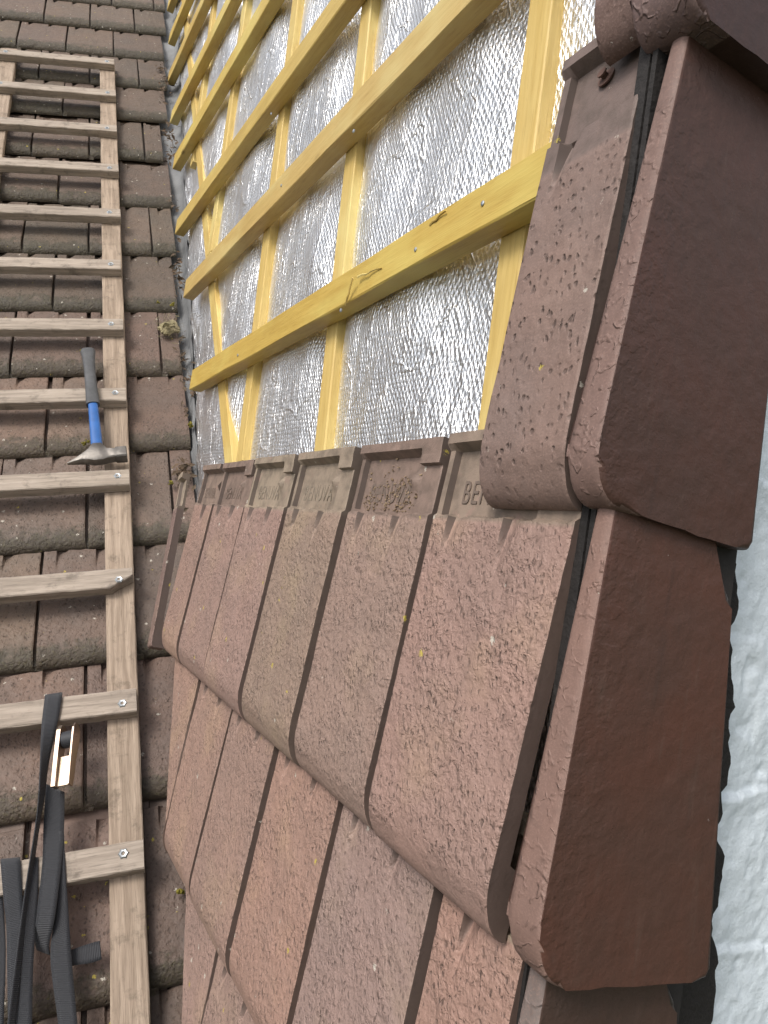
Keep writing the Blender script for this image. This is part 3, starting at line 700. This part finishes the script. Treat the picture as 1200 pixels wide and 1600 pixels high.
# ------------------------------------------------------------------ roof ladder
HR = .025                                            # rail thickness
lad = empty("roof_ladder", frame(mpt(-.5, 0, .0), er, um, nm)); tag(lad, 'weathered wooden roof ladder lying on the mossy main roof', 'ladder')
def plank(name, x0, x1, y0, y1, z0, z1, parent, axis, segs=24, jit=.0012, mat=M_LAD, notch=None):
    L = (x1-x0) if axis == 0 else (y1-y0); bm = bmesh.new(); rings = []
    w0, w1 = (y0, y1) if axis == 0 else (x0, x1); c = .0022
    for i in range(segs+1):
        q = (x0 if axis == 0 else y0)+L*i/segs
        pr = [(w0+c, z0), (w1-c, z0), (w1, z0+c), (w1, z1-c), (w1-c, z1), (w0+c, z1), (w0, z1-c), (w0, z0+c)]
        ring = []
        for a_, z_ in pr:
            a2 = a_+random.uniform(-jit, jit)*.5; z2 = z_+random.uniform(-jit, jit)*.4
            if notch and q > x1-.045 and a_ < (w0+w1)/2: a2 = a_+(q-(x1-.045))/.045*notch*(w1-w0)+random.uniform(0, .002)
            ring.append(bm.verts.new((q, a2, z2) if axis == 0 else (a2, q, z2)))
        rings.append(ring)
    for r0, r1 in zip(rings, rings[1:]):
        for k in range(8): bm.faces.new([r0[k], r0[(k+1) % 8], r1[(k+1) % 8], r1[k]])
    bm.faces.new(rings[0][::-1]); bm.faces.new(rings[-1])
    o = link(name, from_bm(name, bm), mat, parent); return o
M_LADV = wood_material("weathered_rail_wood", (.37, .292, .225), (.23, .175, .13), (.10, .075, .055), .8, .3, axis=1, gs=.6, bump=.0018, dirt=.6)
plank("rail", .175, .2345, -.30, 3.665, .0, HR, lad, 1, 60, mat=M_LADV)
plank("rail", -.215, -.152, -.30, 3.70, .0, HR, lad, 1, 60, mat=M_LADV)
rung_s = [.385+.2943*k for k in range(-1, 12)]
for i, s in enumerate(rung_s):
    ro = plank("rung", -.235, .236+random.uniform(-.004, .003), s-.050, s, HR+.0006, HR+.029, lad, 0, 30, notch=.55 if i == 3 else None)
    for xx_ in (.205, -.185):
        bm = bmesh.new(); N = 18; prof = []
        ring0 = []; ring1 = []
        for k in range(N):
            a = 2*math.pi*k/N; r = .0085*(1+.14*math.cos(6*a)); ring0.append(bm.verts.new((r*math.cos(a), r*math.sin(a), 0))); ring1.append(bm.verts.new((.75*r*math.cos(a), .75*r*math.sin(a), .0022)))
        ring2 = [bm.verts.new((.0035*math.cos(2*math.pi*k/N), .0035*math.sin(2*math.pi*k/N), .0018)) for k in range(N)]
        ring3 = [bm.verts.new((.0026*math.cos(2*math.pi*k/N), .0026*math.sin(2*math.pi*k/N), -.001)) for k in range(N)]
        for ra, rb in ((ring0, ring1), (ring1, ring2), (ring2, ring3)):
            for k in range(N): bm.faces.new([ra[k], ra[(k+1) % N], rb[(k+1) % N], rb[k]])
        bm.faces.new(ring3)
        link("screw", from_bm("screw", bm, True), M_ZINC, ro, Matrix.Translation((xx_+random.uniform(-.005, .005), s-.025+random.uniform(-.006, .006), HR+.0292)))
ZR = HR+.029                                          # top of the rungs

# ------------------------------------------------------------------ hammer on the ladder
hz = ZR+.012
r0, s0 = on_m(153, 714, hz); r1, s1 = on_m(137, 546, hz+.004)
ax = np.array([r1-r0, s1-s0]); HL = float(np.hypot(*ax)); ax /= HL
hx = er*ax[1]-um*ax[0]; hy = er*ax[0]+um*ax[1]
ham = empty("hammer", frame(mpt(r0, s0, hz), hx, hy, nm)); tag(ham, 'brick hammer with blue shaft and grey rubber grip lying on the ladder rungs', 'hammer')
def tube_y(bm, prof, segs=20):    # prof: (y, half width x, half depth z, centre x)
    rings = []
    for y, a, c, cx in prof:
        rings.append([bm.verts.new((cx+a*math.copysign(abs(math.cos(2*math.pi*k/segs))**.75, math.cos(2*math.pi*k/segs)), y, c*math.copysign(abs(math.sin(2*math.pi*k/segs))**.75, math.sin(2*math.pi*k/segs)))) for k in range(segs)])
    for q0, q1 in zip(rings, rings[1:]):
        for k in range(segs): bm.faces.new([q0[k], q0[(k+1) % segs], q1[(k+1) % segs], q1[k]])
    bm.faces.new(rings[0][::-1]); bm.faces.new(rings[-1])
k = HL
bm = bmesh.new(); tube_y(bm, [(.46*k, .0165, .012, 0), (.52*k, .0165, .0125, 0), (.62*k, .0150, .012, 0), (.80*k, .0145, .012, 0), (.93*k, .0165, .013, 0), (.985*k, .0195, .014, 0), (.997*k, .0175, .012, 0), (1.0*k, .012, .008, 0)], 28)
gr = link("grip", from_bm("grip", bm, True), M_RUBBER, ham)
bm = bmesh.new(); tube_y(bm, [(.06*k, .0135, .0095, .0), (.2*k, .0135, .0095, 0), (.35*k, .0125, .009, 0), (.47*k, .012, .009, 0)], 20)
link("shaft", from_bm("shaft", bm, True), M_BLUE, ham)
bm = bmesh.new()
prof = [(-.070, .000, .003, -.014), (-.055, .004, .007, -.010), (-.036, .010, .011, -.003), (-.020, .018, .0125, .004), (-.010, .028, .013, .010), (.010, .028, .013, .010), (.022, .0165, .013, .002), (.040, .014, .0125, .002), (.043, .0165, .0145, .002), (.066, .017, .015, .002), (.068, .015, .013, .002)]
rings = []
for x, hy_, hz_, cy in prof:
    rings.append([bm.verts.new((x, cy+max(hy_, .0012)*a, hz_*c)) for a, c in ((-1, -.8), (-.8, -1), (.8, -1), (1, -.8), (1, .8), (.8, 1), (-.8, 1), (-1, .8))])
for q0, q1 in zip(rings, rings[1:]):
    for i in range(8): bm.faces.new([q0[i], q0[(i+1) % 8], q1[(i+1) % 8], q1[i]])
bm.faces.new(rings[0][::-1]); bm.faces.new(rings[-1])
me = from_bm("head", bm, True); hdo = link("head", me, M_STEEL, ham)
hdo.matrix_local = Matrix.Scale(1.0, 4)

# ------------------------------------------------------------------ ratchet strap on the ladder
sr, ss_ = on_m(85, 1150, ZR)
strap = empty("ratchet_strap", frame(mpt(sr, ss_, ZR), er, um, nm)); tag(strap, 'black webbing ratchet strap hanging over the lower ladder rungs', 'ratchet strap')
sinv = strap.matrix_world.inverted()
def ribbon(path, thick=.0018, name="webbing", sub=8):
    L, Rr = [], []
    for (lx, ly, lh), (rx, ry, rh) in path:
        a = on_m(lx, ly, lh); c = on_m(rx, ry, rh); L.append(mpt(*a, lh)); Rr.append(mpt(*c, rh))
    L, Rr = np.array(L), np.array(Rr); T = np.linspace(0, len(L)-1, (len(L)-1)*sub+1)
    def cr(P):
        out = []
        for q in T:
            i = min(int(q), len(P)-2); f = q-i; p0, p1, p2, p3 = P[max(i-1, 0)], P[i], P[i+1], P[min(i+2, len(P)-1)]
            out.append(.5*((2*p1)+(-p0+p2)*f+(2*p0-5*p1+4*p2-p3)*f*f+(-p0+3*p1-3*p2+p3)*f**3))
        return np.array(out)
    L, Rr = cr(L), cr(Rr); ncx = 5; pts = []; uvs = []; ln = 0
    for i in range(len(L)):
        if i: ln += np.linalg.norm((L[i]+Rr[i]-L[i-1]-Rr[i-1])/2)
        for j in range(ncx): pts.append(L[i]*(1-j/(ncx-1))+Rr[i]*j/(ncx-1)); uvs.append((j/(ncx-1)*.03, ln))
    V = np.array(pts); Vl = np.array([list(sinv @ Vector(p)) for p in V])
    me = grid_mesh(name, Vl, len(L), ncx, np.array(uvs))
    o = link(name, me, M_STRAP, strap); md = o.modifiers.new('s', 'SOLIDIFY'); md.thickness = thick; md.offset = 0; return o
z = ZR
ribbon([((71, 1086, z-.012), (97, 1082, z-.012)), ((70, 1090, z+.003), (97, 1087, z+.003)), ((66, 1122, z+.006), (92, 1120, z+.004)), ((64, 1147, z+.010), (86, 1146, z+.002)), ((63, 1190, z+.016), (75, 1198, z-.004)), ((60, 1248, z+.02), (69, 1248, z-.006)), ((54, 1300, z+.02), (60, 1300, z-.004)), ((37, 1407, z+.018), (46, 1407, z+.002)), ((15, 1575, z+.012), (27, 1575, z)), ((5, 1660, z+.008), (18, 1660, z))])
ribbon([((72, 1225, z-.010), (101, 1238, z-.010)), ((68, 1290, z-.006), (100, 1295, z-.006)), ((66, 1350, z+.004), (96, 1350, z+.006)), ((57, 1432, z+.004), (86, 1432, z+.008)), ((55, 1470, z-.012), (77, 1474, z-.010)), ((58, 1484, z-.025), (78, 1492, z-.022))])
ribbon([((92, 1300, z-.004), (100, 1300, z-.006)), ((93, 1355, z+.003), (102, 1350, z+.002)), ((84, 1440, z-.004), (107, 1425, z-.002)), ((79, 1500, z-.012), (112, 1500, z-.010)), ((91, 1600, z-.016), (121, 1600, z-.014)), ((98, 1680, z-.016), (127, 1680, z-.014))])
ribbon([((2, 1343, z-.010), (31, 1340, z-.010)), ((1, 1350, z+.003), (32, 1347, z+.003)), ((6, 1410, z+.001), (35, 1400, z+.001)), ((10, 1450, z-.004), (38, 1445, z-.004)), ((12, 1570, z-.012), (40, 1560, z-.012)), ((14, 1660, z-.016), (44, 1660, z-.016))])
ribbon([((50, 1338, z-.002), (60, 1340, z+.002)), ((41, 1412, z+.006), (59, 1402, z+.002)), ((30, 1510, z+.002), (52, 1510, z-.002)), ((17, 1600, z-.004), (50, 1600, z-.004)), ((10, 1680, z-.004), (48, 1680, z-.004))])
ribbon([((108, 1511, z-.030), (106, 1486, z-.030)), ((118, 1508, z-.026), (115, 1483, z-.026)), ((140, 1505, z-.022), (138, 1475, z-.022)), ((159, 1499, z-.022), (156, 1470, z-.022))])
ribbon([((-8, 1400, z-.012), (4, 1400, z-.014)), ((-6, 1500, z-.018), (9, 1480, z-.018)), ((-16, 1600, z-.02), (6, 1590, z-.02)), ((-20, 1680, z-.02), (3, 1680, z-.02))])
# blue label on the webbing
ribbon([((69, 1290, z-.012), (73, 1288, z-.012)), ((68, 1322, z-.010), (71, 1322, z-.010))], name="label_tab").data.materials[0] = M_BLUE
# the buckle
rb0, sb0 = on_m(94, 1136, z+.012); rb1, sb1 = on_m(83, 1232, z+.012)
bx = np.array([rb1-rb0, sb1-sb0]); BL = float(np.hypot(*bx)); bx /= BL
by = er*bx[0]+um*bx[1]; bxx = np.cross(by, nm)
if bxx@er < 0: bxx = -bxx
bz = np.cross(bxx, by)
# tilt the buckle so that one side plate faces up
rotb = Matrix.Rotation(R(18), 4, 'Y')
buck = bpy.data.objects.new("buckle", None)
bm = bmesh.new()
def plate(bm, x, hw):
    P = [(y, zc) for y, zc in [(0, .000), (.002, .010), (.010, .016), (.03, .015), (.06, .010), (BL*.9, .008), (BL, .006), (BL, -.010), (BL*.5, -.012), (.01, -.012), (0, -.006)]]
    a = [bm.verts.new((x, p[0], p[1])) for p in P]; c = [bm.verts.new((x+hw, p[0], p[1])) for p in P]
    bm.faces.new(a[::-1]); bm.faces.new(c)
    for i in range(len(P)): bm.faces.new([a[i], a[(i+1) % len(P)], c[(i+1) % len(P)], c[i]])
plate(bm, 0, .0075); plate(bm, .030, .003)
add_box(bm, .0075, .030, BL*.52, BL*.99, -.002, .001, .0006)
add_lathe(bm, [(.004, .004), (.004, .034)], 14, 'x', (0, .022, .002))
for yy in (.016, .03, .044): add_lathe(bm, [(.0035, -.003), (.0035, .001)], 10, 'x', (-.001, yy, .004))
add_box(bm, -.005, 0, .028, .05, -.004, .006, .001); add_box(bm, -.004, 0, .062, .075, -.004, .003, .001)
me = from_bm("buckle", bm)
bo = link("buckle", me, M_GOLD); mwb = frame(mpt(rb0, sb0, z+.012), bxx, by, bz if bz@nm > 0 else bz) @ rotb
bo.parent = strap; bo.matrix_local = sinv @ mwb
bm = bmesh.new(); add_lathe(bm, [(.004, .0085), (.0155, .0088), (.0155, .0295), (.004, .0298)], 20, 'x', (0, .026, .004))
link("webbing_roll", from_bm("webbing_roll", bm, True), M_STRAP, bo)
bpy.data.objects.remove(buck)

# ------------------------------------------------------------------ litter in the valley, tuft of wool
bm = bmesh.new(); rs = np.random.RandomState(5)
def leaf(bm, c, sz, nrm, kind):
    ax1 = rs.randn(3); ax1 -= nrm*(ax1@nrm)*.7; ax1 /= np.linalg.norm(ax1); ax2 = np.cross(nrm, ax1)
    wd = sz*(.12 if kind else .5)
    P = [c-ax1*sz, c+ax2*wd+nrm*sz*.2, c+ax1*sz, c-ax2*wd+nrm*sz*.15]
    f = [bm.verts.new(Vector(p)) for p in P]; fa = bm.faces.new(f)
for px, py, cnt, spread in [(252, 105, 26, .03), (258, 125, 40, .035), (255, 145, 25, .03), (262, 210, 50, .03), (268, 222, 30, .03), (268, 250, 25, .02), (273, 320, 20, .02), (278, 420, 40, .02), (280, 445, 30, .02), (286, 560, 30, .02), (290, 600, 20, .015), (289, 640, 12, .012), (283, 745, 60, .02), (288, 735, 40, .018), (262, 120, 20, .03), (280, 520, 20, .02), (275, 365, 16, .02), (300, 610, 8, .01)]:
    a = on_m(px, py, .0)
    for _ in range(cnt):
        c = mpt(a[0]+rs.randn()*spread*.5, a[1]+rs.randn()*spread*1.6, rs.rand()*.014-.004)
        nn_ = nm+rs.randn(3)*.5; nn_ /= np.linalg.norm(nn_); leaf(bm, c, .004+.010*rs.rand(), nn_, rs.rand() < .45)
o = link("leaf_litter", from_bm("leaf_litter", bm), M_LEAF); tag(o, 'dry brown leaf litter and needles lodged along the valley', 'leaf litter', kind='stuff')
bm = bmesh.new()
for px, py, sz in [(297, 664, .007), (266, 755, .006), (270, 475, .006), (247, 472, .005), (283, 1391, .006), (129, 549, .006), (132, 691, .008)]:
    a = on_m(px, py, .006); c = Vector(mpt(*a, .006))
    for _ in range(9):
        m4 = Matrix.Translation(c+Vector(rs.randn(3)*sz*.5)) @ Matrix.Scale(sz*(.3+.4*rs.rand()), 4)
        bmesh.ops.create_icosphere(bm, subdivisions=1, radius=1.0, matrix=m4)
o = link("moss_cushions", from_bm("moss_cushions", bm), M_MOSS); tag(o, 'yellow green moss cushions on the mossy tiles', 'moss', kind='stuff')
# tuft
a = on_m(262, 512, .012); c0 = mpt(*a, .012); bm = bmesh.new()
bmesh.ops.create_icosphere(bm, subdivisions=5, radius=.022)
for v in bm.verts:
    p = v.co*38; k = 1+.55*mnoise.noise(p*.9)+.3*mnoise.noise(p*2.3)+.18*mnoise.noise(p*6)
    v.co = v.co*k; v.co.x *= 1.35; v.co.z *= .7; v.co.y += .010*math.sin(v.co.x*60)
    if v.co.x > .015: v.co.y -= (v.co.x-.015)*.9
    if (v.co-Vector((-.004, -.006, .016))).length < .012: v.co.z -= .012
for _ in range(240):
    p = Vector(rs.randn(3)*.016); q = p+Vector(rs.randn(3)*.012); d = Vector(rs.randn(3)*.0006)
    bm.faces.new([bm.verts.new(p), bm.verts.new(q), bm.verts.new(q+d), bm.verts.new(p+d)])
o = link("wool_tuft", from_bm("wool_tuft", bm, True), M_WOOL); o.matrix_world = frame(c0, er, um, nm)
tag(o, 'dirty yellowish tuft of mineral wool lying on a mossy tile by the valley', 'insulation')

# crumbs lying in the open heads of the top tiles
bm = bmesh.new()
for ul, cnt in ((.4, 230), (.6, 100), (.8, 14)):
    for _ in range(cnt):
        x = .02+.12*rs.rand(); s = .2975+abs(rs.randn())*(.022 if ul == .4 else .006); c = UP*(ul-x)+t*s+nt*(-.0088+rs.rand()*.001)
        sz = .0004+.0012*rs.rand()**2
        m4 = Matrix.Translation(Vector(c)) @ Matrix.Rotation(rs.rand()*3, 4, Vector(rs.randn(3)).normalized()) @ Matrix.Diagonal((sz*1.5, sz, sz*.7, 1))
        bmesh.ops.create_icosphere(bm, subdivisions=1, radius=1.0, matrix=m4)
M_CRUMB = plain("mortar_crumbs", (.26, .19, .12), .9, 0, 900, .0005, .5, cvar=(.12, .075, .045))
o = link("crumbs", from_bm("crumbs", bm), M_CRUMB); tag(o, 'brown crumbs and grit lying in the open tile heads', 'crumbs', kind='stuff')
